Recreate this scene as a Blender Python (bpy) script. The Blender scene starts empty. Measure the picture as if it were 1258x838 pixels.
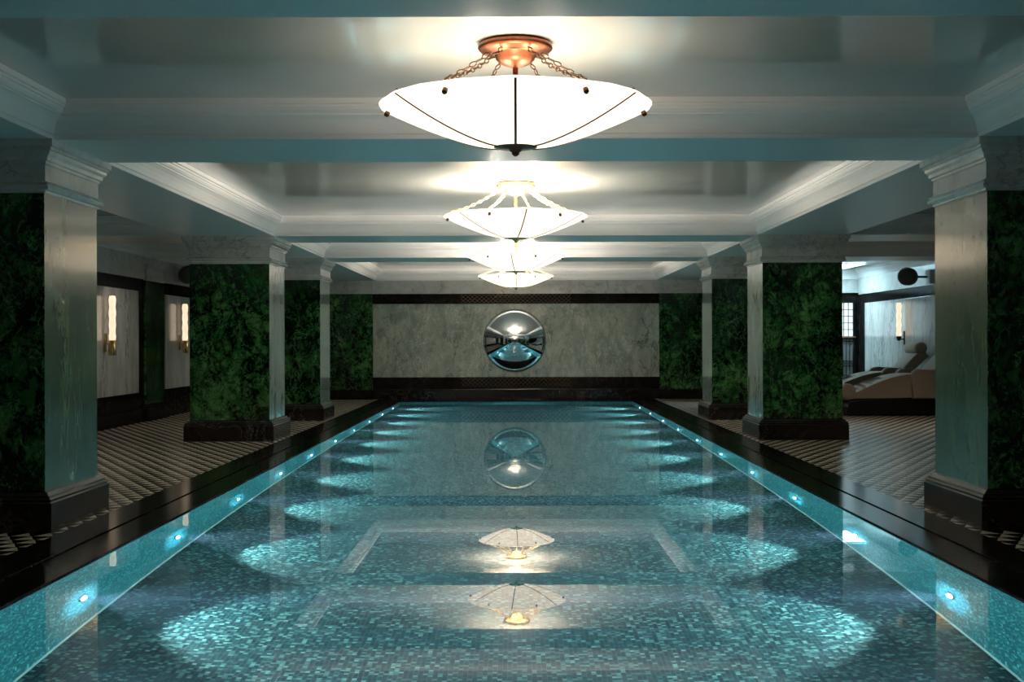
import bpy, bmesh, math, random
from mathutils import Vector, Matrix
PI = math.pi
random.seed(4)
sc = bpy.context.scene
COL = sc.collection

# ------------------------------------------------------------------ helpers
class MB:
    """collects shapes in one bmesh and links them as one mesh object"""
    def __init__(self):
        self.bm = bmesh.new(); self.m = 0
    def quad(self, pts):
        vs = [self.bm.verts.new(p) for p in pts]
        f = self.bm.faces.new(vs); f.material_index = self.m; return f
    def box(self, x0, x1, y0, y1, z0, z1, bev=0.0):
        r = bmesh.ops.create_cube(self.bm, size=1)
        bmesh.ops.scale(self.bm, vec=(x1-x0, y1-y0, z1-z0), verts=r['verts'])
        bmesh.ops.translate(self.bm, vec=((x0+x1)/2, (y0+y1)/2, (z0+z1)/2), verts=r['verts'])
        fs = set(f for v in r['verts'] for f in v.link_faces)
        for f in fs: f.material_index = self.m
        if bev:
            es = list(set(e for v in r['verts'] for e in v.link_edges))
            bmesh.ops.bevel(self.bm, geom=es, offset=bev, segments=2, profile=.5, affect='EDGES')
        return self
    def ring(self, x0, x1, y0, y1, prof, sgn=1, closed=False, cap0=False, cap1=False, holes=None):
        """sweep profile (d, z) around a rectangle; sgn=1 outwards, -1 inwards"""
        loops = []
        for d, z in prof:
            o = d*sgn
            loops.append([self.bm.verts.new(p) for p in ((x0-o, y0-o, z), (x1+o, y0-o, z), (x1+o, y1+o, z), (x0-o, y1+o, z))])
        n = len(loops)
        for i in range(n if closed else n-1):
            a, b = loops[i], loops[(i+1) % n]
            for k in range(4):
                f = self.bm.faces.new((a[k], a[(k+1) % 4], b[(k+1) % 4], b[k])); f.material_index = self.m
        if cap0: self.bm.faces.new(loops[0][::-1]).material_index = self.m
        if cap1: self.bm.faces.new(loops[-1]).material_index = self.m
        return self
    def lathe(self, prof, n=32, c=(0, 0), axis='Z', org=(0, 0, 0), smooth=True):
        """prof: (r, h) list"""
        rows = []
        for r, h in prof:
            row = []
            for k in range(n):
                a = 2*PI*k/n
                p = (r*math.cos(a), r*math.sin(a), h)
                if axis == 'Y': p = (p[0], p[2], p[1])
                if axis == 'X': p = (p[2], p[0], p[1])
                row.append(self.bm.verts.new((p[0]+org[0], p[1]+org[1], p[2]+org[2])))
            rows.append(row)
        for i in range(len(rows)-1):
            for k in range(n):
                f = self.bm.faces.new((rows[i][k], rows[i][(k+1) % n], rows[i+1][(k+1) % n], rows[i+1][k]))
                f.material_index = self.m; f.smooth = smooth
        for row in (rows[0], rows[-1]):
            f = self.bm.faces.new(row); f.material_index = self.m
        return self
    def tube(self, pts, r, n=8, closed=False):
        pts = [Vector(p) for p in pts]; N = len(pts); rows = []
        up = Vector((0.13, 0.21, 1)).normalized()
        for i, p in enumerate(pts):
            if closed: t = pts[(i+1) % N]-pts[i-1]
            else: t = pts[min(i+1, N-1)]-pts[max(i-1, 0)]
            t.normalize()
            a = t.cross(up)
            if a.length < 1e-3: a = t.cross(Vector((1, 0, 0)))
            a.normalize(); b = t.cross(a)
            rr = r[i] if isinstance(r, (list, tuple)) else r
            rows.append([self.bm.verts.new(p+rr*(math.cos(2*PI*k/n)*a+math.sin(2*PI*k/n)*b)) for k in range(n)])
        for i in range(N if closed else N-1):
            for k in range(n):
                f = self.bm.faces.new((rows[i][k], rows[i][(k+1) % n], rows[(i+1) % N][(k+1) % n], rows[(i+1) % N][k]))
                f.smooth = True; f.material_index = self.m
        if not closed:
            self.bm.faces.new(rows[0]); self.bm.faces.new(rows[-1])
        return self
    def extrude_y(self, poly, y0, y1, bev=0.0, seg=3):
        """closed polygon in (x, z) extruded along y"""
        a = [self.bm.verts.new((x, y0, z)) for x, z in poly]
        b = [self.bm.verts.new((x, y1, z)) for x, z in poly]
        n = len(poly); caps = [self.bm.faces.new(a), self.bm.faces.new(b[::-1])]
        for k in range(n):
            f = self.bm.faces.new((a[k], b[k], b[(k+1) % n], a[(k+1) % n])); f.smooth = True
        if bev:
            es = list(set(e for f in caps for e in f.edges))
            bmesh.ops.bevel(self.bm, geom=es, offset=bev, segments=seg, profile=.5, affect='EDGES')
        return self
    def build(self, name, mats, parent=None, smooth=False):
        bmesh.ops.recalc_face_normals(self.bm, faces=self.bm.faces)
        me = bpy.data.meshes.new(name); self.bm.to_mesh(me); self.bm.free()
        for m in (mats if isinstance(mats, (list, tuple)) else [mats]): me.materials.append(m)
        if smooth:
            for p in me.polygons: p.use_smooth = True
        o = bpy.data.objects.new(name, me); COL.objects.link(o)
        if parent: o.parent = parent
        return o

def thing(name, label, cat, loc=(0, 0, 0), rz=0, group=None):
    o = bpy.data.objects.new(name, None); COL.objects.link(o)
    o.location = loc; o.rotation_euler = (0, 0, rz); o.empty_display_size = .1
    return tag(o, label, cat, group)
def tag(o, label, cat, group=None, kind=None):
    o['label'] = label; o['category'] = cat
    if group: o['group'] = group
    if kind: o['kind'] = kind
    return o
def struct(o, label=None, cat=None):
    o['kind'] = 'structure'
    if label: o['label'] = label
    if cat: o['category'] = cat
    return o
def copy_tree(o, parent=None):
    c = o.copy(); COL.objects.link(c); c.parent = parent
    for ch in list(o.children): copy_tree(ch, c)
    return c

# ------------------------------------------------------------------ materials
class NT:
    def __init__(self, name):
        self.mat = bpy.data.materials.new(name); self.mat.use_nodes = True
        self.t = self.mat.node_tree; self.b = self.t.nodes['Principled BSDF']
        self.out = self.t.nodes['Material Output']
    def n(self, typ, **kw):
        nd = self.t.nodes.new(typ)
        for k, v in kw.items(): setattr(nd, k, v)
        return nd
    def l(self, a, b): self.t.links.new(a, b)
    def set(self, sock, v):
        if isinstance(v, bpy.types.NodeSocket): self.l(v, sock)
        else: sock.default_value = v
    def math(self, op, a, b=0.0, c=0.0):
        nd = self.n('ShaderNodeMath', operation=op)
        for i, v in enumerate((a, b, c)):
            self.set(nd.inputs[i], v)
        return nd.outputs[0]
    def coord(self, scale=(1, 1, 1), rot=(0, 0, 0)):
        tc = self.n('ShaderNodeNewGeometry'); mp = self.n('ShaderNodeMapping')
        mp.inputs['Scale'].default_value = scale; mp.inputs['Rotation'].default_value = rot
        self.l(tc.outputs['Position'], mp.inputs['Vector']); return mp.outputs[0]
    def noise(self, vec, s, detail=6, rough=.6, dist=0, col=False):
        nd = self.n('ShaderNodeTexNoise'); self.l(vec, nd.inputs['Vector'])
        nd.inputs['Scale'].default_value = s; nd.inputs['Detail'].default_value = detail
        nd.inputs['Roughness'].default_value = rough; nd.inputs['Distortion'].default_value = dist
        return nd.outputs['Color' if col else 'Fac']
    def ramp(self, fac, stops, interp='LINEAR'):
        nd = self.n('ShaderNodeValToRGB'); self.l(fac, nd.inputs[0]); r = nd.color_ramp; r.interpolation = interp
        while len(r.elements) < len(stops): r.elements.new(.5)
        for e, (p, c) in zip(r.elements, stops):
            e.position = p; e.color = (c, c, c, 1) if isinstance(c, (int, float)) else (*c, 1)
        return nd.outputs[0]
    def mix(self, fac, a, b, mode='MIX'):
        nd = self.n('ShaderNodeMix', data_type='RGBA', blend_type=mode)
        self.set(nd.inputs[0], fac)
        for s, v in ((nd.inputs[6], a), (nd.inputs[7], b)):
            if isinstance(v, bpy.types.NodeSocket): self.l(v, s)
            else: s.default_value = (*v, 1)
        return nd.outputs[2]
    def warp(self, vec, s, amt):
        c = self.noise(vec, s, 4, .6, 0, True)
        sub = self.n('ShaderNodeVectorMath', operation='SUBTRACT'); self.l(c, sub.inputs[0]); sub.inputs[1].default_value = (.5, .5, .5)
        sc_ = self.n('ShaderNodeVectorMath', operation='SCALE'); self.l(sub.outputs[0], sc_.inputs[0]); sc_.inputs[3].default_value = amt
        ad = self.n('ShaderNodeVectorMath', operation='ADD'); self.l(vec, ad.inputs[0]); self.l(sc_.outputs[0], ad.inputs[1])
        return ad.outputs[0]
    def veins(self, vec, s, w, rnd=1.0):
        nd = self.n('ShaderNodeTexVoronoi', feature='DISTANCE_TO_EDGE'); self.l(vec, nd.inputs['Vector'])
        nd.inputs['Scale'].default_value = s; nd.inputs['Randomness'].default_value = rnd
        return self.ramp(nd.outputs['Distance'], [(0, 1.0), (w, 0.0)])
    def ridge(self, vec, s, w, detail=5, rough=.55, dist=1.0):
        nd = self.noise(vec, s, detail, rough, dist)
        return self.ramp(self.math('ABSOLUTE', self.math('SUBTRACT', nd, .5)), [(0, 1.0), (w, 0.0)])
    def p(self, **kw):
        names = dict(color='Base Color', rough='Roughness', metal='Metallic', coat='Coat Weight', coat_rough='Coat Roughness',
                     spec='Specular IOR Level', ior='IOR', trans='Transmission Weight', emit='Emission Color', estr='Emission Strength', sheen='Sheen Weight')
        for k, v in kw.items():
            s = self.b.inputs[names[k]]
            if isinstance(v, bpy.types.NodeSocket): self.l(v, s)
            elif k in ('color', 'emit'): s.default_value = (*v, 1)
            else: s.default_value = v
        return self
    def bump(self, h, strength=.2, dist=.01):
        nd = self.n('ShaderNodeBump'); self.l(h, nd.inputs['Height'])
        nd.inputs['Strength'].default_value = strength; nd.inputs['Distance'].default_value = dist
        self.l(nd.outputs[0], self.b.inputs['Normal'])

def plain(name, color, rough=.5, metal=0, var=.12, vs=8, coat=0, **kw):
    m = NT(name); v = m.coord()
    f = m.noise(v, vs, 4, .6)
    c = m.mix(f, tuple(x*(1-var) for x in color), tuple(min(1, x*(1+var)) for x in color))
    m.p(color=c, rough=rough, metal=metal, coat=coat, **kw)
    return m.mat

M = {}
# painted plaster: matt-white beams with a soft gloss
M['paint'] = plain('white_gloss_paint', (.80, .80, .79), .35, var=.03, vs=3)
# lacquered coffer ceiling, reflective
m = NT('lacquered_ceiling'); v = m.coord((1, 1, 1))
f = m.noise(v, 2.5, 3, .5)
m.p(color=m.mix(f, (.46, .49, .47), (.54, .56, .54)), rough=.3, coat=1.0, coat_rough=.07, spec=.8)
m.b.inputs['Coat IOR'].default_value = 1.75
m.bump(m.noise(m.coord((.9, .9, 1)), 3.2, 2, .5), .05, .03)
M['lacquer'] = m.mat

def green_marble(name, base_dark, base_mid, base_light, vein, seed_rot, vs=3.0):
    m = NT(name); v = m.coord((1, 1, .8), (0.3, .2, seed_rot))
    w = m.warp(v, 2.2, .55)
    cloud = m.noise(w, 2.0, 9, .68, .6)
    c = m.ramp(cloud, [(.28, base_dark), (.48, base_mid), (.72, base_light)])
    w2 = m.warp(v, 5.0, .22)
    va = m.ridge(w2, 1.9, .030, 6, .6, .8); vb = m.ridge(m.warp(v, 9.0, .12), 4.2, .040, 5, .6, .6); vd = m.ridge(m.warp(v, 6.0, .1), 8.5, .05, 4, .6, .4)
    vc = m.ridge(m.warp(v, 4.0, .3), 3.0, .010, 6, .6, 1.2)
    vv_ = m.veins(m.warp(m.warp(v, 3.0, .5), 11.0, .16), 3.2, .045)
    msk = m.ramp(m.noise(v, 1.7, 4, .6), [(.36, 0.0), (.56, 1.0)])
    patch = m.ramp(m.noise(w2, 1.4, 3, .5), [(.42, 0.0), (.66, .7)])
    c = m.mix(patch, c, vein)
    c = m.mix(m.math('MULTIPLY', va, .9), c, vein)
    c = m.mix(m.math('MULTIPLY', vb, .8), c, vein)
    c = m.mix(m.math('MULTIPLY', vv_, .7), c, vein)
    c = m.mix(m.math('MULTIPLY', m.math('MULTIPLY', vd, msk), .7), c, vein)
    spk = m.ramp(m.noise(w2, 14.0, 8, .8), [(.60, 0.0), (.72, .6)])
    c = m.mix(m.math('MULTIPLY', spk, msk), c, tuple(min(1, x*1.9+.01) for x in base_light))
    c = m.mix(m.math('MULTIPLY', vc, .35), c, tuple(min(1, x*1.6+.03) for x in base_light))
    m.p(color=c, rough=.12, spec=.5, coat=.6, coat_rough=.04)
    return m.mat
M['green'] = green_marble('dark_green_marble', (.004, .020, .008), (.026, .110, .032), (.13, .32, .10), (.0015, .006, .003), .4)

def light_marble(name, a, b, c_, dark, scale=(1, 1, .35), white=.35, rough=.18, vs=2.2, coat=.4, spec=.5):
    m = NT(name); v = m.coord(scale, (.12, .18, .3))
    w = m.warp(v, 2.4, .5)
    cl = m.noise(w, 2.4, 9, .7, .5)
    c = m.ramp(cl, [(.3, a), (.5, b), (.72, c_)])
    va = m.ridge(m.warp(v, 7.0, .15), vs*.75, .016, 7, .62, 1.0)
    msk = m.ramp(m.noise(v, 1.3, 4, .6), [(.40, 0.0), (.58, 1.0)])
    c = m.mix(m.math('MULTIPLY', m.math('MULTIPLY', va, msk), .8), c, dark)
    vb = m.ridge(m.warp(v, 6.0, .2), vs*1.2, .010, 7, .65, .8)
    c = m.mix(m.math('MULTIPLY', m.math('MULTIPLY', vb, m.math('SUBTRACT', 1.0, msk)), white), c, (.85, .84, .8))
    blot = m.ramp(m.noise(w, 7.0, 7, .75), [(.42, 0.0), (.75, .45)])
    c = m.mix(m.math('MULTIPLY', blot, min(1, white*1.6)), c, dark)
    m.p(color=c, rough=rough, coat=coat, coat_rough=.08, spec=spec)
    return m.mat
M['panel'] = light_marble('grey_green_marble', (.24, .29, .25), (.37, .40, .35), (.54, .54, .48), (.03, .05, .04), (1, 1, .55), .8)
M['wallpanel'] = light_marble('grey_wall_marble', (.32, .33, .32), (.48, .475, .455), (.62, .61, .58), (.06, .06, .06), (1, 1, .3), .3, coat=.15)
M['white'] = light_marble('white_marble', (.46, .44, .42), (.62, .60, .57), (.72, .71, .68), (.2, .19, .18), (1, 1, 1), .2, .3, 3)
M['pale'] = light_marble('green_marble_painted_lit', (.18, .25, .21), (.28, .35, .30), (.40, .45, .41), (.05, .08, .06), (1, 1, .3), .25, .1)  # column marble with bright lamp light painted in, far inner faces
M['black'] = light_marble('black_marble', (.006, .005, .005), (.012, .010, .009), (.022, .018, .016), (.002, .002, .002), (1, 1, 1), .05, .14, coat=0, spec=.02)
M['brown'] = light_marble('dark_brown_marble', (.008, .005, .004), (.016, .010, .008), (.032, .02, .016), (.008, .006, .005), (1, 1, 1), .12, .16, coat=.2)
M['green_dim_lit'] = light_marble('green_marble_painted_dim_lit', (.024, .050, .024), (.054, .100, .050), (.13, .18, .11), (.010, .022, .014), (1, 1, .3), .10, .22)  # column marble with weaker lamp light painted in, near inner faces

# triangle mosaic deck
m = NT('triangle_mosaic'); v = m.coord(); sp = m.n('ShaderNodeSeparateXYZ'); m.l(v, sp.inputs[0])
vv = m.math('DIVIDE', sp.outputs[1], 0.133); j = m.math('FLOOR', vv); t = m.math('FRACT', vv)
uu = m.math('FRACT', m.math('ADD', m.math('ADD', m.math('DIVIDE', sp.outputs[0], .14), m.math('MULTIPLY', j, .5)), 50.0))
wht = m.math('LESS_THAN', m.math('ABSOLUTE', m.math('SUBTRACT', uu, .5)), m.math('MULTIPLY', m.math('SUBTRACT', 1.0, t), .44))
gx = m.math('FRACT', m.math('MULTIPLY', sp.outputs[0], 50)); gy = m.math('FRACT', m.math('MULTIPLY', sp.outputs[1], 50))
gr = m.math('MAXIMUM', m.math('LESS_THAN', gx, .1), m.math('LESS_THAN', gy, .1))
wn = m.n('ShaderNodeTexWhiteNoise'); fl = m.n('ShaderNodeVectorMath', operation='FLOOR'); mp = m.coord((50, 50, 1)); m.l(mp, fl.inputs[0]); m.l(fl.outputs[0], wn.inputs['Vector'])
lightc = m.mix(wn.outputs['Value'], (.40, .35, .28), (.62, .55, .46)); darkc = m.mix(wn.outputs['Value'], (.004, .003, .003), (.014, .010, .009))
c = m.mix(wht, darkc, lightc); c = m.mix(m.math('MULTIPLY', gr, .5), c, (.04, .035, .03))
m.p(color=c, rough=.25, spec=.02)
M['deck'] = m.mat

def pool_mosaic(name, ax, dark, mid, light, size=.024, grout=(.05, .14, .145)):
    m = NT(name); g = m.n('ShaderNodeNewGeometry'); sp = m.n('ShaderNodeSeparateXYZ'); m.l(g.outputs['Position'], sp.inputs[0])
    a = m.math('DIVIDE', sp.outputs[ax[0]], size); b = m.math('DIVIDE', sp.outputs[ax[1]], size)
    cb = m.n('ShaderNodeCombineXYZ'); m.l(m.math('FLOOR', a), cb.inputs[0]); m.l(m.math('FLOOR', b), cb.inputs[1])
    wn = m.n('ShaderNodeTexWhiteNoise', noise_dimensions='2D'); m.l(cb.outputs[0], wn.inputs['Vector'])
    c = m.ramp(wn.outputs['Value'], [(0, dark), (.65, mid), (.94, light), (1, tuple(min(1, x*1.4+.03) for x in light))])
    gr = m.math('MAXIMUM', m.math('LESS_THAN', m.math('FRACT', a), .11), m.math('LESS_THAN', m.math('FRACT', b), .11))
    c = m.mix(gr, c, grout)
    m.p(color=c, rough=.5, spec=.3)
    return m.mat
M['pool_floor'] = pool_mosaic('teal_floor_mosaic', (0, 1), (.002, .018, .024), (.012, .062, .068), (.11, .29, .27))
M['pool_side'] = pool_mosaic('turquoise_wall_mosaic', (1, 2), (.004, .13, .16), (.01, .24, .28), (.07, .45, .47))
M['pool_end'] = pool_mosaic('turquoise_end_mosaic', (0, 2), (.004, .13, .16), (.01, .24, .28), (.07, .45, .47))

m = NT('pool_water'); m.t.nodes.remove(m.b)
bp = m.n('ShaderNodeBump'); m.l(m.noise(m.coord((.35, .35, 1)), 1.2, 2, .5), bp.inputs['Height']); bp.inputs['Strength'].default_value = .02; bp.inputs['Distance'].default_value = .01
rf = m.n('ShaderNodeBsdfRefraction'); rf.inputs['IOR'].default_value = 1.33; rf.inputs['Roughness'].default_value = 0; rf.inputs['Color'].default_value = (.93, 1, 1, 1)
gl = m.n('ShaderNodeBsdfGlossy'); gl.inputs['Roughness'].default_value = 0; gl.inputs['Color'].default_value = (1, 1, 1, 1)
fr_ = m.n('ShaderNodeFresnel'); fr_.inputs['IOR'].default_value = 1.33
for nd in (rf, gl, fr_): m.l(bp.outputs[0], nd.inputs['Normal'])
mx = m.n('ShaderNodeMixShader'); m.l(m.math('MULTIPLY', fr_.outputs[0], .8), mx.inputs[0]); m.l(rf.outputs[0], mx.inputs[1]); m.l(gl.outputs[0], mx.inputs[2]); m.l(mx.outputs[0], m.out.inputs['Surface'])
M['water'] = m.mat
m = NT('water_body'); m.t.nodes.remove(m.b)
vs_ = m.n('ShaderNodeVolumePrincipled'); vs_.inputs['Color'].default_value = (.45, .72, 1, 1); vs_.inputs['Density'].default_value = .022
vs_.inputs['Absorption Color'].default_value = (.2, .8, .85, 1)
m.l(vs_.outputs[0], m.out.inputs['Volume']); M['waterbody'] = m.mat

M['bronze'] = plain('copper_bronze', (.30, .095, .04), .3, 1, .3, 20)
M['darkbronze'] = plain('dark_red_bronze', (.20, .07, .035), .35, 1, .3, 20)
M['brass'] = plain('aged_brass', (.78, .55, .24), .25, 1, .12, 20)
M['chain'] = plain('darkened_brass_chain', (.28, .18, .09), .35, 1, .2, 30)
M['ribm'] = plain('dark_bronze_rib', (.10, .055, .03), .4, 1, .2, 30)
M['steel'] = plain('polished_steel_rim', (.75, .78, .8), .15, 1, .05)
M['mirror'] = plain('mirror_silver', (.86, .88, .88), .02, 1, .01)
M['iron'] = plain('black_iron', (.012, .012, .012), .4, .6, .2)
M['speaker'] = plain('grey_speaker_shell', (.055, .055, .05), .5, 0, .15)
M['speakercloth'] = plain('speaker_grille', (.10, .10, .09), .8, 0, .3, 200)
M['plasterwhite'] = plain('white_bracket', (.6, .6, .6), .5)

def fabric(name, a, b):
    m = NT(name); v = m.coord()
    f = m.noise(v, 60, 5, .7); g = m.noise(v, 4, 3, .5)
    c = m.mix(f, a, b); c = m.mix(m.math('MULTIPLY', g, .3), c, tuple(x*.7 for x in a))
    m.p(color=c, rough=.9, sheen=.3); m.bump(f, .3, .004); return m.mat
M['fabric'] = fabric('oatmeal_fabric', (.26, .205, .15), (.36, .29, .22))
M['chaisebase'] = plain('black_lacquer_base', (.008, .007, .006), .25)

# alabaster glass with inner glow (lamp bowl)
def alabaster(name, strength):
    m = NT(name); v = m.coord()
    f = m.noise(m.warp(v, 5, .12), 7, 6, .65)
    c = m.ramp(f, [(.3, (.74, .68, .58)), (.55, (.92, .89, .82))])
    m.p(color=c, rough=.25, emit=m.mix(f, (1, .72, .48), (1, .86, .68)), estr=strength)
    tr = m.n('ShaderNodeBsdfTranslucent'); tr.inputs[0].default_value = (.95, .9, .82, 1)
    mx = m.n('ShaderNodeMixShader'); mx.inputs[0].default_value = .05
    m.l(m.b.outputs[0], mx.inputs[1]); m.l(tr.outputs[0], mx.inputs[2]); m.l(mx.outputs[0], m.out.inputs['Surface'])
    return m.mat
M['bowl'] = alabaster('alabaster_glass', .5)
M['candle'] = alabaster('frosted_sconce_glass', .24)
m = NT('underwater_lens'); m.p(color=(.9, .95, 1), rough=.2, emit=(.85, .95, 1), estr=40); M['lens'] = m.mat
m = NT('skylight_glass'); f = m.noise(m.coord(), 1.5, 3, .5); m.p(color=(.5, .6, .65), rough=.3, emit=m.mix(f, (.35, .8, 1), (.7, .93, 1)), estr=4); M['sky'] = m.mat
m = NT('frosted_window_glass'); f = m.noise(m.coord(), 4, 3, .5); m.p(color=(.5, .55, .55), rough=.3, emit=m.mix(f, (.55, .68, .70), (.75, .85, .82)), estr=.33); M['pane'] = m.mat

# ------------------------------------------------------------------ dimensions (camera at x=0, y=0, z=1.2 looking +y)
XI, XO = 3.0, 3.97            # column inner / outer faces
ZB, ZC = 2.49, 2.73           # beam underside, coffer ceiling
ROWS = [(3.87, 4.84), (7.77, 8.74), (14.85, 15.82), (18.70, 19.67)]
YE = 25.6                     # end wall
YB = -1.8                     # wall behind the camera
XL, XR = -5.7, 7.2            # side walls
PW, PY0, PY1 = 2.37, 2.6, 24.8
ZW = -.015

# ------------------------------------------------------------------ setting: floor, pool basin, coping
f = MB()
CO = 2.88
f.box(XL-.2, -CO, YB-.2, YE+.2, -.2, 0); f.box(CO, XR+.2, YB-.2, YE+.2, -.2, 0)
f.box(-CO, CO, YB-.2, PY0-.5, -.2, 0)
struct(f.build('floor', M['deck']))

p = MB()
def pdepth(y): return -(1.45 - .35*(y-PY0)/(PY1-PY0))
ny = 24
for i in range(ny):
    y0 = PY0+(PY1-PY0)*i/ny; y1 = PY0+(PY1-PY0)*(i+1)/ny
    p.m = 0; p.quad([(-PW, y0, pdepth(y0)), (PW, y0, pdepth(y0)), (PW, y1, pdepth(y1)), (-PW, y1, pdepth(y1))])
    p.m = 1
    for x in (-PW, PW):
        p.quad([(x, y0, pdepth(y0)), (x, y1, pdepth(y1)), (x, y1, -.03), (x, y0, -.03)])
p.m = 2
for y in (PY0, PY1): p.quad([(-PW, y, pdepth(y)), (PW, y, pdepth(y)), (PW, y, -.03), (-PW, y, -.03)])
pb = p.build('floor_pool_basin', [M['pool_floor'], M['pool_side'], M['pool_end']]); struct(pb)
# pale bead along the foot of the pool wall
t = MB()
for x in (-PW, PW):
    s = 1 if x < 0 else -1
    for i in range(ny):
        y0 = PY0+(PY1-PY0)*i/ny; y1 = PY0+(PY1-PY0)*(i+1)/ny
        t.quad([(x+s*.002, y0, pdepth(y0)+.012), (x+s*.002, y1, pdepth(y1)+.012), (x+s*.014, y1, pdepth(y1)+.001), (x+s*.014, y0, pdepth(y0)+.001)])
struct(t.build('trim_5', plain('pale_tile_bead', (.35, .6, .6), .3)))

# coping: two black strips with an overflow slot between them
cp = MB()
A, B_ = 2.60, 2.612
def frame_box(mb, xi, xo, yi0, yi1, w, z0, z1, bev=0):
    """rectangular frame around the pool, inner half width xi, outer xo"""
    mb.box(-xo, -xi, yi0-w, yi1+w, z0, z1, bev); mb.box(xi, xo, yi0-w, yi1+w, z0, z1, bev)
    mb.box(-xi, xi, yi0-w, yi0, z0, z1, bev); mb.box(-xi, xi, yi1, yi1+w, z0, z1, bev)
frame_box(cp, PW-.012, A, PY0+.012, PY1-.012, A-PW+.012, -.05, -.004, .003)
frame_box(cp, B_, CO, PY0-(B_-PW), PY1+(B_-PW), CO-B_, -.05, .002, .002)
cp.box(-CO, CO, PY1+CO-PW, YE, -.05, .001)
struct(cp.build('trim_1', M['black']))
sl = MB(); frame_box(sl, A-.02, B_+.02, PY0-.2, PY1+.2, .1, -.12, -.03)
struct(sl.build('trim_6', M['iron']))

wmb = MB(); wmb.quad([(-PW-.005, PY0-.005, ZW), (PW+.005, PY0-.005, ZW), (PW+.005, PY1+.005, ZW), (-PW-.005, PY1+.005, ZW)])
water = wmb.build('pool_water', M['water'])
if water.data.polygons[0].normal.z < 0: water.data.flip_normals()
tag(water, 'still clear turquoise water filling the long swimming pool', 'water', kind='stuff')
USE_VOL = True
if USE_VOL:
    vb = MB(); vb.box(-PW-.02, PW+.02, PY0-.02, PY1+.02, -1.6, ZW-.004); vb.build('water_depth', M['waterbody'], water)

# ------------------------------------------------------------------ ceiling, beams, crown mouldings
c = MB(); c.box(XL-.2, XR+.2, YB-.2, YE+.2, ZC, ZC+.15); struct(c.build('ceiling', M['lacquer']))
bxs = [(YB, -.2)] + ROWS
for i, (y0, y1) in enumerate(ROWS):
    b = MB(); b.box(XL, XR, y0, y1, ZB, ZC+.02)
    struct(b.build('ceiling_beam', M['paint']))
spans = [(YB, 3.87), (4.84, 7.77), (8.74, 14.85), (15.82, 18.70), (19.67, YE)]
for y0, y1 in spans:
    for s in (-1, 1):
        b = MB(); x0, x1 = sorted((s*2.95, s*4.02)); b.box(x0, x1, y0, y1, ZB, ZC+.02)
        struct(b.build('ceiling_beam', M['paint']))
CROWN = [(0, ZB), (.012, ZB+.002), (.012, ZB+.03), (.02, ZB+.034), (.024, ZB+.06), (.034, ZB+.09), (.052, ZB+.118), (.078, ZB+.138), (.088, ZB+.141),
         (.088, ZB+.152), (.100, ZB+.156), (.112, ZB+.172), (.116, ZB+.186), (.126, ZB+.188), (.126, ZB+.203), (.140, ZB+.206), (.140, ZC+.001)]
def crown(x0, x1, y0, y1, inset=-1):
    mb = MB(); mb.ring(x0, x1, y0, y1, CROWN, -1)
    return mb
k = 10
for y0, y1 in spans:
    for x0, x1 in ((-2.95, 2.95), (XL, -4.02), (4.02, XR)):
        struct(crown(x0, x1, y0, y1).build('trim_%d' % k, M['paint'])); k += 1

# ------------------------------------------------------------------ columns
CAP = [(0, 2.155), (.012, 2.158), (.012, 2.170), (.034, 2.176), (.042, 2.190), (.034, 2.203), (.026, 2.206), (.030, 2.214), (.036, 2.220), (.024, 2.228), (.010, 2.232),
       (.008, 2.335), (.016, 2.342), (.018, 2.356), (.032, 2.362), (.036, 2.385), (.052, 2.402), (.056, 2.420), (.066, 2.424), (.066, 2.440), (.080, 2.446), (.080, ZB)]
BASE = [(.062, 0), (.062, .185), (.052, .195), (.056, .206), (.050, .220), (.036, .228), (.030, .236), (.020, .250), (.004, .256), (0, .258)]
def column(x0, x1, y0, y1, label, name='marble_column'):
    cx, cy = (x0+x1)/2, (y0+y1)/2
    t = thing(name, label, 'column', (cx, cy, 0), 0, 'green marble columns along the pool')
    a, b, c_, d = x0-cx, x1-cx, y0-cy, y1-cy
    s = MB()
    s.m = 0
    s.quad([(a, c_, .25), (b, c_, .25), (b, c_, 2.16), (a, c_, 2.16)]); s.quad([(a, d, .25), (b, d, .25), (b, d, 2.16), (a, d, 2.16)])
    for x in (a, b):
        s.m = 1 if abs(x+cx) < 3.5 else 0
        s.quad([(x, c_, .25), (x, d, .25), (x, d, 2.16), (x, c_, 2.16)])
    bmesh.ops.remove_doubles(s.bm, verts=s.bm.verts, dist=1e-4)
    s.build('shaft', [M['green'], M['green_dim_lit'] if y0 < 10 else M['pale']], t)  # pool-facing side carries lamp light and reflection in its colour
    s = MB(); s.ring(a, b, c_, d, CAP, 1); s.build('capital', M['white'], t)
    s = MB(); s.ring(a, b, c_, d, BASE, 1); s.build('base', [M['brown']], t)
    return t
NM = ['out of sight beside the viewer', 'nearest', 'second', 'third']
def lab(i, side):
    if i == 0: return 'green marble column of the row on the %s, nearest the camera end of the pool' % side
    if i == 1: return 'large near column at the %s edge, black green front and inner face coloured as lit' % side
    if i == 2: return 'vivid green veined column in the middle of the %s row' % side
    return 'farthest free standing green column of the %s row, near the end wall' % side
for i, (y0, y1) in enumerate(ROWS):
    column(-XO, -XI, y0, y1, lab(i, 'left')); column(XI, XO, y0, y1, lab(i, 'right'))

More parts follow.
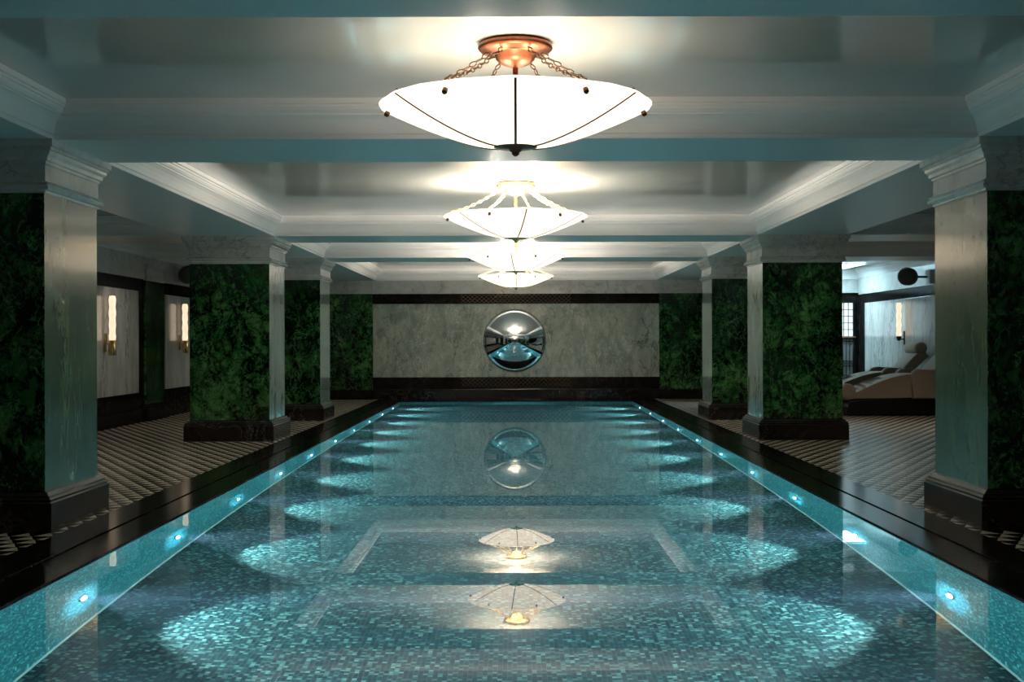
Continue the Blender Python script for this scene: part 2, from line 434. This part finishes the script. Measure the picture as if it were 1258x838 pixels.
# ------------------------------------------------------------------ end wall
w = MB(); w.box(XL-.2, XR+.2, YE+.10, YE+.3, -.1, ZC+.1); struct(w.build('wall_end', M['black']))
for s, side in ((-1, 'left'), (1, 'right')):
    x0, x1 = sorted((s*XI, s*XO)); yy = YE-.02
    t = thing('wall_pilaster', 'dark green marble pilaster %s of the grey marble end panel' % side, 'pilaster', ((x0+x1)/2, yy, 0), 0, 'pilasters of the end wall')
    h = (x1-x0)/2
    mb = MB(); mb.box(-h, h, 0, .12, .2, ZB-.28); mb.build('shaft', M['green'], t)
    mb = MB(); mb.box(-h, h, -.01, .12, 2.21, ZB); mb.build('capital', M['white'], t)
    mb = MB(); mb.box(-h, h, -.05, .12, 0, .20, .008); mb.build('base', M['black'], t)
    # aisle end walls beyond the pilasters
pan = thing('marble_wall_panel', 'wide grey green marble slab behind the round convex mirror', 'wall panel', (0, YE+.1, 0))
mb = MB(); mb.box(-3.0, 3.0, -.05, 0, .46, 2.0); mb.build('slab', M['panel'], pan)
fr = MB(); fr.box(-3.0, 3.0, YE+.02, YE+.1, 2.0, 2.21); fr.box(-3.0, 3.0, YE+.02, YE+.1, .22, .46)
struct(fr.build('trim_2', M['black']))
fz = MB(); fz.box(-3.0, 3.0, YE+.03, YE+.1, 2.21, ZB+.02, .003)
struct(fz.build('trim_3', M['white']))
lg = MB(); lg.box(-3.0, 3.0, YE-.06, YE+.1, .185, .215, .006); lg.box(-3.0, 3.0, YE-.035, YE+.1, 0.001, .186)
struct(lg.build('baseboard_end', M['brown']))
def lattice(z0, z1, label):
    t = thing('lattice_grille', label, 'grille', (0, YE+.018, z0), 0, 'diamond lattice grilles of the end wall')
    H = z1-z0; W = 1.15
    mb = MB(); n = 24; dx = 2*W/n
    for q in range(n):
        x = -W+dx*q
        for (xa, xb) in ((x, x+dx), (x+dx, x)):
            # two diamonds high
            mb.tube([(xa, -.006, .012), (xb, -.006, H/2)], .0035, 4); mb.tube([(xb, -.006, H/2), (xa, -.006, H-.012)], .0035, 4)
    mb.build('lattice', M['chain'], t)
    mb = MB(); mb.box(-W-.01, W+.01, -.01, 0, 0, .012); mb.box(-W-.01, W+.01, -.01, 0, H-.012, H); mb.build('frame', M['iron'], t)
lattice(2.01, 2.20, 'dim diamond lattice grille in the black band above the marble panel')
lattice(.245, .45, 'dim diamond lattice grille in the black band below the marble panel')

# convex mirror
t = thing('convex_mirror', 'round convex mirror bulging from the grey marble end panel', 'mirror', (-.03, YE+.05, 1.225))
R0, RS = .655, 1.1
prof = []
for i in range(25):
    r = .600*i/24; prof.append((max(r, .0005), -.05-(math.sqrt(RS*RS-r*r)-math.sqrt(RS*RS-.6*.6))))
mb = MB()
th0 = math.asin(.6/RS)
pr = list(prof)
for i in range(1, 25):
    u = i/24; th = th0+(math.radians(88)-th0)*u
    pr.append((.6+(R0-.6)*(math.sin(th)-math.sin(th0))/(1-math.sin(th0)), -.05+.05*u*u))
pr += [(R0+.0005, .001), (R0, .003), (R0-.02, .0035)]; mb.lathe(pr[::-1], 96, axis='Y'); mb.build('mirror_dome', M['mirror'], t)
mb = MB(); mb.lathe([(R0-.01, 0), (R0+.004, -.001), (R0+.004, -.012), (R0-.01, -.013)], 96, axis='Y'); mb.build('rim', M['iron'], t)

# ------------------------------------------------------------------ side walls
def side_wall(x, s, name):
    mb = MB(); a, b = sorted((x, x+s*.2)); mb.box(a, b, YB-.2, YE+.2, -.1, ZC+.1)
    struct(mb.build(name, M['black']))
    # frieze and skirting
    q = MB(); a, b = sorted((x, x-s*.02)); q.box(a, b, YB, YE, 2.17, ZB+.03); struct(q.build('trim_%s_frieze' % name.split('_')[1], M['white']))
    q = MB(); a, b = sorted((x, x-s*.045)); q.box(a, b, YB, YE, 0.001, .2, .004); struct(q.build('baseboard_%s' % name.split('_')[1], M['black']))
side_wall(XL, -1, 'wall_left'); side_wall(XR, 1, 'wall_right')
mb = MB(); mb.box(XL-.2, XR+.2, YB-.2, YB, -.1, ZC+.1); struct(mb.build('wall_back', M['paint']))
d = MB(); d.box(-.6, .6, YB, YB+.04, 0.001, 2.1); db = d.build('door_1', M['iron']); struct(db)

def wall_pil(x, s, y0, y1, label):
    t = thing('wall_pilaster', label, 'pilaster', (x, (y0+y1)/2, 0), 0, 'pilasters of the side walls')
    h = (y1-y0)/2; dx = .035
    a, b = sorted((0, -s*dx))
    mb = MB(); mb.box(a, b, -h, h, .2, 2.17); mb.build('shaft', M['green'], t)
    a2, b2 = sorted((s*.0, -s*.03))
    mb = MB(); mb.ring(a, b, -h, h, CAP, 1); mb.build('capital', M['white'], t)
    mb = MB(); mb.ring(a, b, -h, h, BASE, 1); mb.build('base', M['black'], t)
def side_panel(x, s, y0, y1, label):
    t = thing('marble_wall_panel', label, 'wall panel', (x, (y0+y1)/2, 0), 0, 'grey marble panels of the side walls')
    h = (y1-y0)/2; a, b = sorted((0, -s*.03))
    mb = MB(); mb.box(a, b, -h, h, .45, 1.98, .004); mb.build('slab', M['wallpanel'], t)
wall_pil(XL, -1, 18.70, 19.67, 'narrow dark green wall pilaster between the two grey panels on the left wall')
wall_pil(XL, -1, 14.85, 15.82, 'dark green wall pilaster level with the middle column on the left wall')
side_panel(XL, -1, 9.2, 14.4, 'long grey marble wall panel hidden behind the near left column')
side_panel(XL, -1, 16.17, 18.35, 'nearer grey marble wall panel in the left aisle, behind the brass sconce')
side_panel(XL, -1, 19.75, 24.6, 'farther grey marble wall panel in the left aisle, beyond the pilaster')
side_panel(XR, 1, 20.1, 25.1, 'bluish grey marble wall panel in the right aisle behind the chaises')

mb = MB(); mb.box(4.0, 4.25, 24.2, YE+.1, 0, ZB+.05); struct(mb.build('wall_added_pier', M['black']))  # added out of view to keep skylight light off the end pilaster
mb = MB(); mb.box(-4.25, -4.0, 24.2, YE+.1, 0, ZB+.05); struct(mb.build('wall_added_pier', M['black']))  # unseen twin of the added light-blocking pier
# right-aisle end wall: lattice window over an iron grille
win = MB(); WX0, WX1 = 5.75, 7.08; WZ0, WZ1 = 1.30, 2.0; yw = YE+.08
for (a, b, z0, z1) in ((WX0-.05, WX1+.05, WZ1, WZ1+.05), (WX0-.05, WX1+.05, WZ0-.03, WZ0), (WX0-.05, WX0, .45, WZ1), (WX1, WX1+.05, .45, WZ1), (WX0-.05, WX1+.05, .4, .45)):
    win.box(a, b, yw-.04, yw+.02, z0, z1)
n = 14
for i in range(1, n):
    x = WX0+(WX1-WX0)*i/n; win.box(x-.006, x+.006, yw-.02, yw, WZ0, WZ1)
for i in range(1, 5):
    z = WZ0+(WZ1-WZ0)*i/5; win.box(WX0, WX1, yw-.021, yw, z-.006, z+.006)
wo = win.build('window_1', M['iron']); struct(wo)
g = MB(); g.box(WX0, WX1, yw+.001, yw+.01, WZ0, WZ1); go = g.build('window_pane', M['pane'], wo)
g = MB(); g.box(WX0, WX1, yw+.001, yw+.01, .45, WZ0-.03); g.build('lower_pane', plain('dim_grey_glass', (.22, .22, .22), .3), wo)
g = MB(); g.box(WX0-.05, WX1+.05, yw-.06, yw, WZ0-.03, WZ0-.005); g.build('window_sill', plain('reddish_wood_sill', (.35, .16, .10), .4), wo)
gr = thing('iron_grille', 'black wrought iron grille below the small paned window in right aisle', 'grille', ((WX0+WX1)/2, yw-.03, .45))
mb = MB(); L = WX1-WX0
for i in range(19):
    x = -L/2+L*i/18; mb.tube([(x, 0, 0), (x, 0, .8)], .008 if i % 3 else .013, 6)
mb.build('bars', M['iron'], gr)
mb = MB()
for z in (.03, .22, .33, .74, .8): mb.box(-L/2, L/2, -.01, .01, z-.008, z+.008)
mb.build('rails', M['iron'], gr)
mb = MB()
for i in range(9):
    x = -L/2+L*(i+.5)/9
    mb.tube([(x+.045*math.cos(a*PI/6), 0, .275+.045*math.sin(a*PI/6)) for a in range(12)], .005, 5, True)
mb.build('rings', M['iron'], gr)
fz = MB(); fz.box(XO, XR, YE+.03, YE+.1, 2.21, ZB+.03); fz.box(XL, -XO, YE+.03, YE+.1, 2.21, ZB+.03); struct(fz.build('trim_4', M['white']))

# glazed ceiling light at the end of the right aisle
t = thing('skylight', 'bright blue white glazed ceiling light at end of right aisle', 'skylight', (5.7, 24.6, ZC-.032))
mb = MB(); mb.box(-1.15, 1.15, -.75, .75, .015, .028); mb.build('glass', M['sky'], t)
mb = MB()
for i in range(7):
    x = -1.15+2.3*i/6; mb.box(x-.012, x+.012, -.77, .77, 0, .03)
for i in range(7):
    y = -.75+1.5*i/6; mb.box(-1.17, 1.17, y-.012, y+.012, .001, .029)
mb.build('glazing_bars', M['paint'], t)

# ------------------------------------------------------------------ wall sconces
def sconce(loc, s, label, dark=False):
    t = thing('wall_sconce', label, 'wall lamp', loc, 0, 'tall glass wall sconces')
    x = -s*.10
    mb = MB(); mb.lathe([(.03, -.005), (.050, 0), (.052, .01), (.052, .20), (.048, .205), (.04, .207)] if not dark else [(.02, .12), (.035, .13), (.05, .19), (.048, .205), (.04, .207)], 24, org=(x, 0, 0))
    a, b = sorted((0, x)); mb.box(a, b, -.02, .02, .14, .16)
    mb.build('cup', M['iron'] if dark else M['brass'], t)
    mb = MB(); pr = [(.02, .205)]
    zz = .205
    for i in range(13):
        pr.append((.044+.005*math.sin(i*1.9)+.003*random.random(), zz)); zz += .051
    pr.append((.02, zz-.045)); mb.lathe(pr, 14, org=(x, 0, 0), smooth=False); mb.build('glass_tube', M['candle'], t)
    a, b = sorted((0, -s*.012)); mb = MB(); mb.box(a, b, -.035, .035, .05, .30, .003); mb.build('backplate', M['iron'] if dark else M['brass'], t)
    return t
sconce((XL+.03, 16.85, 1.03), -1, 'glowing white glass sconce with brass cup on nearer left wall panel')
sconce((XL+.03, 20.55, 1.03), -1, 'glowing glass sconce with brass cup on farther left wall panel')
sconce((XR-.03, 22.55, 1.08), 1, 'slim white glass sconce above the chaises on the right wall', True)

# ------------------------------------------------------------------ speakers
def speaker(loc, s, yaw, label, W=.42):
    t = thing('wall_speaker', label, 'speaker', loc, 0, 'speakers high on the side walls')
    mb = MB(); mb.lathe([(.08, .02), (.11, .0), (.15, -.05), (.155, -.2), (.15, -.22)], 28, axis='Y')
    o = mb.build('housing', M['speaker'], t); o.rotation_euler = (0, 0, yaw)
    mb = MB(); mb.lathe([(.142, -.221), (.146, -.228), (.10, -.234), (.02, -.236)], 28, axis='Y')
    o2 = mb.build('speaker_grille', M['speakercloth'], t); o2.rotation_euler = (0, 0, yaw)
    mb = MB(); mb.tube([(0, -.06, 0), (s*W*.4, 0, .0), (s*(W-.08), .02, 0)], .02, 8); mb.build('arm', M['speaker'], t)
    mb = MB(); a, b = sorted((s*(W-.12), s*W)); mb.box(a, b, -.12, .12, -.12, .12, .01); mb.build('bracket', M['plasterwhite'], t)
speaker((6.78, 21.0, 2.30), 1, -.6, 'round grey speaker on the frieze above the chaises')
speaker((-5.53, 20.45, 2.33), -1, .6, 'brown grey speaker high in the left aisle beside the green column', .17)

# ------------------------------------------------------------------ chaises
def chaise(loc, label):
    t = thing('chaise_longue', label, 'chaise longue', loc, 0, 'upholstered chaises in the right aisle')
    # local x: 0 foot .. 1.95 head, y 0..0.85
    mb = MB()
    low = [(.02, .02), (1.85, .02), (1.88, .26), (1.2, .30), (.6, .27), (.08, .24)]
    mb.extrude_y(low, .06, .79, .01, 2); mb.build('plinth', M['chaisebase'], t)
    top = []
    N = 22
    for i in range(N+1):
        u = i/N; x = .12+1.30*u
        z = .34+.33*math.sin(min(1, u*1.12)*PI*.56)
        top.append((x, z))
    body = [(.12, .27)] + top + [(1.46, .60), (1.46, .30), (.8, .285)]
    mb = MB(); mb.extrude_y(body, .05, .80, .03, 3); mb.build('seat_cushion', M['fabric'], t)
    mb = MB(); mb.lathe([(.06, .03), (.11, .035), (.13, .06), (.135, .1), (.135, .75), (.13, .79), (.11, .815), (.06, .82)], 28, axis='Y', org=(.06, 0, .385)); mb.build('foot_bolster', M['fabric'], t)
    mb = MB(); mb.extrude_y([(1.30, .56), (1.42, .50), (1.90, .93), (1.82, 1.03), (1.76, 1.05), (1.60, .90)], .10, .75, .035, 3); mb.build('backrest', M['fabric'], t)
    mb = MB(); mb.lathe([(.05, .09), (.09, .095), (.105, .12), (.11, .16), (.11, .69), (.105, .73), (.09, .755), (.05, .76)], 28, axis='Y', org=(1.76, 0, 1.07)); mb.build('headrest', M['fabric'], t)
    for (a, b) in ((-.03, .11), (.74, .88)):
        pl = [(1.08, .28), (1.06, .62), (1.07, .69), (1.12, .735), (1.20, .745), (1.72, .72), (1.84, .66), (1.88, .28)]
        mb = MB(); mb.extrude_y(pl, a, b, .03, 3); mb.build('armrest', M['fabric'], t)
chaise((5.24, 19.45, 0), 'nearer beige upholstered chaise longue with foot bolster and black base')
chaise((5.18, 20.8, 0), 'farther beige chaise longue with headrest roll, behind the nearer one')

# ------------------------------------------------------------------ chandeliers
def chandelier(loc, rz, label, power, metal='brass', chain='brass'):
    t = thing('bowl_chandelier', label, 'chandelier', loc, rz, 'alabaster bowl chandeliers over the pool')
    # loc z = ceiling; bowl rim at -.31, plate at -.54
    zr, zp, R = -.315, -.535, .69
    mb = MB(); mb.lathe([(.03, -.001), (.17, -.001), (.19, -.012), (.192, -.03), (.18, -.044), (.12, -.052), (.105, -.06), (.10, -.085), (.07, -.11), (.03, -.125), (.012, -.13)], 40)
    mb.build('canopy', M[metal], t)
    mb = MB(); mb.tube([(0, 0, -.12), (0, 0, zp)], .014, 10); mb.build('stem', M[metal], t)
    # bowl: six panes, rim bowed and slightly scalloped
    mb = MB(); nr = 10; na = 72; rows = []
    for i in range(nr+1):
        u = i/nr; row = []
        for k_ in range(na):
            a = 2*PI*k_/na; ph = (a/(PI/3)) % 1.0
            sc_ = 1-.035*u*(1-math.sin(PI*ph))+.006*u*math.cos(6*PI*ph)
            r = (.10+(R-.10)*u)*sc_
            z = zp+.012+(zr-zp-.012)*(u**1.45)*(1+.045*(1-math.sin(PI*ph))*u-.02*u)
            # rib directions at a = -90deg + 60k
            aa = a-PI/2
            row.append(mb.bm.verts.new((r*math.cos(aa), r*math.sin(aa), z)))
        rows.append(row)
    for i in range(nr):
        for k_ in range(na):
            f = mb.bm.faces.new((rows[i][k_], rows[i][(k_+1) % na], rows[i+1][(k_+1) % na], rows[i+1][k_])); f.smooth = True
    bo = mb.build('bowl', M['bowl'], t)
    sm = bo.modifiers.new('solid', 'SOLIDIFY'); sm.thickness = .012; sm.offset = 1
    for k_ in range(6):
        aa = k_*PI/3-PI/2; pts = []
        for i in range(nr+1):
            u = i/nr; r = (.10+(R-.10)*u)*(1-.035*u+.006*u); z = zp+.012+(zr-zp-.012)*(u**1.45)*(1+.045*u-.02*u)-.010
            pts.append((r*math.cos(aa), r*math.sin(aa), z))
        pts.append((pts[-1][0]*.985, pts[-1][1]*.985, zr+.012))
        mb = MB(); mb.tube(pts, .008, 6); mb.build('rib', M['ribm'], t)
    for k_ in range(6):
        aa = (k_+.5)*PI/3-PI/2
        # chain from the canopy to the pane's bolt
        p0 = Vector((.135*math.cos(aa), .135*math.sin(aa), -.055)); p1 = Vector((.655*math.cos(aa), .655*math.sin(aa), zr+.012))
        mb = MB(); L = (p1-p0).length; nl = int(L/.036); dr = (p1-p0).normalized(); sd = dr.cross(Vector((0, 0, 1))).normalized(); up = sd.cross(dr)
        for q in range(nl):
            u = (q+.5)/nl; c_ = p0.lerp(p1, u)-Vector((0, 0, .03*math.sin(PI*u))); w_ = sd if q % 2 else up
            mb.tube([c_+dr*(.022*math.cos(a*PI/4))+w_*(.011*math.sin(a*PI/4)) for a in range(8)], .0035, 5, True)
        mb.build('chain', M[chain], t)
        mb = MB(); u = .93; r = .652; zz = zr-.035
        bpt = Vector((r*math.cos(aa), r*math.sin(aa), zz)); nv = Vector((math.cos(aa)*.45, math.sin(aa)*.45, -.9)).normalized()
        mb.tube([bpt+nv*.0, bpt+nv*.02, bpt+nv*.028], [.013, .014, .008], 10); mb.build('bolt', M['ribm'], t)
    mb = MB(); mb.lathe([(.10, zp+.02), (.115, zp+.012), (.118, zp+.004), (.10, zp-.004), (.035, zp-.008), (.03, zp-.02), (.018, zp-.026), (.02, zp-.034), (.008, zp-.045), (.002, zp-.047)], 32)
    mb.build('finial_plate', M[metal], t)
    for q in range(3):
        a = q*2*PI/3+.5
        ld = bpy.data.lights.new('chandelier_bulb', 'POINT'); ld.energy = power/3; ld.color = (1, .88, .74); ld.shadow_soft_size = .045
        lo = bpy.data.objects.new('bulb', ld); COL.objects.link(lo); lo.parent = t; lo.location = (.20*math.cos(a), .20*math.sin(a), -.39 if metal != 'brass' else -.36)
    return t
CH = [(6.25, 0, 'nearest and largest looking alabaster bowl chandelier with copper canopy', 6),
      (11.75, .15, 'second alabaster bowl chandelier under the brightly lit ceiling', 90),
      (17.25, -.10, 'third alabaster bowl chandelier, partly behind the second in the row', 40),
      (22.4, .03, 'farthest and smallest looking bowl chandelier above the convex mirror', 95)]
for y, rz, lb, pw in CH: chandelier((.0, y, ZC), rz, lb, pw, *(('darkbronze', 'ribm') if y < 8 else ('brass', 'brass')))

# ------------------------------------------------------------------ underwater lights
ORD = ['first, just out of view,', 'nearest', 'second nearest', 'third nearest', 'fourth nearest', 'fifth nearest', 'sixth nearest', 'seventh nearest', 'eighth nearest', 'ninth nearest', 'farthest']
for i in range(11):
    y = 4.8+1.85*i
    for s, side in ((-1, 'left'), (1, 'right')):
        lb = 'round glowing underwater light, %s in view on the %s pool wall' % (ORD[i], side)
        if i == 0: lb = 'round underwater light on the %s pool wall, next before the nearest one in view' % side
        t = thing('underwater_light', lb, 'pool light', (s*PW, y, -.83), 0, 'underwater lights of the pool walls')
        mb = MB(); mb.lathe([(.03, 0), (.06, 0), (.062, -s*.008), (.05, -s*.014), (.04, -s*.012)], 24, axis='X'); mb.build('bezel', M['steel'], t)
        mb = MB(); mb.lathe([(.038, -s*.004), (.038, -s*.014), (.03, -s*.019), (.01, -s*.021)], 20, axis='X'); mb.build('lens', M['lens'], t)
        ld = bpy.data.lights.new('pool_spot', 'SPOT'); ld.energy = 55; ld.color = (.80, .95, 1); ld.spot_size = math.radians(92); ld.spot_blend = .35; ld.shadow_soft_size = .03
        lo = bpy.data.objects.new('lamp', ld); COL.objects.link(lo); lo.parent = t; lo.location = (-s*.04, 0, 0)
        lo.rotation_euler = (0, math.radians(90*s-s*10), 0)   # spot looks along local -z
        ld2 = bpy.data.lights.new('pool_beam', 'SPOT'); ld2.energy = 1300; ld2.color = (.6, .75, 1); ld2.spot_size = math.radians(8); ld2.spot_blend = 1; ld2.shadow_soft_size = .03
        lo2 = bpy.data.objects.new('lamp_core', ld2); COL.objects.link(lo2); lo2.parent = t; lo2.location = (-s*.04, 0, 0); lo2.rotation_euler = (0, math.radians(90*s-s*.5), 0)

# ------------------------------------------------------------------ aisle downlights, added as fill light for the dim aisles
def downlight(x, y, label, e, col=(1, .86, .7)):
    t = thing('added_downlight', label, 'downlight', (x, y, ZC), 0, 'small added downlights of the aisle ceilings')
    mb = MB(); mb.lathe([(.035, 0), (.05, 0), (.05, -.006), (.035, -.008)], 20); mb.build('ring', M['steel'], t)
    ld = bpy.data.lights.new('down', 'SPOT'); ld.energy = e; ld.color = col; ld.spot_size = math.radians(120); ld.spot_blend = .8; ld.shadow_soft_size = .035
    lo = bpy.data.objects.new('lamp', ld); COL.objects.link(lo); lo.parent = t; lo.location = (0, 0, -.02)
DL = [(-4.85, 10.4, 'left aisle just past the near column'), (-4.85, 13.3, 'left aisle before the middle column'),
      (-4.85, 17.2, 'left aisle between middle and third columns'), (-4.85, 22.0, 'left aisle end bay'),
      (5.5, 10.4, 'right aisle just past the near column'), (5.5, 13.3, 'right aisle before the middle column'),
      (5.5, 17.2, 'right aisle before the chaises')]
for x, y, lb in DL: downlight(x, y, 'small round downlight added as fill light in the ceiling of the '+lb, 30 if 'chaises' in lb else 9)

# sconce and skylight lights
def pt(loc, e, col, r=.05, name='sconce_lamp'):
    ld = bpy.data.lights.new(name, 'POINT'); ld.energy = e; ld.color = col; ld.shadow_soft_size = r
    lo = bpy.data.objects.new(name, ld); COL.objects.link(lo); lo.location = loc

# ------------------------------------------------------------------ world, camera
w = bpy.data.worlds.new('World'); sc.world = w; w.use_nodes = True
w.node_tree.nodes['Background'].inputs[0].default_value = (.02, .03, .035, 1); w.node_tree.nodes['Background'].inputs[1].default_value = .3
cam = bpy.data.cameras.new('Camera'); co = bpy.data.objects.new('Camera', cam); COL.objects.link(co)
co.location = (0, 0, 1.2); co.rotation_mode = 'XYZ'; co.rotation_euler = (PI/2, math.radians(.15), 0)
cam.sensor_width = 36; cam.lens = 1500/1258*36; cam.shift_x = -5/1258; cam.shift_y = 1/1258; cam.clip_start = .05
sc.camera = co
sc.view_settings.view_transform = 'Standard'; sc.view_settings.look = 'None'; sc.view_settings.gamma = 1; sc.view_settings.use_curve_mapping = False
sc.view_settings.exposure = 1.9
cy = sc.cycles
cy.use_denoising = True; cy.max_bounces = 10; cy.diffuse_bounces = 5; cy.glossy_bounces = 5; cy.transmission_bounces = 6
cy.sample_clamp_indirect = 6; cy.caustics_reflective = True; cy.caustics_refractive = True; cy.blur_glossy = .5
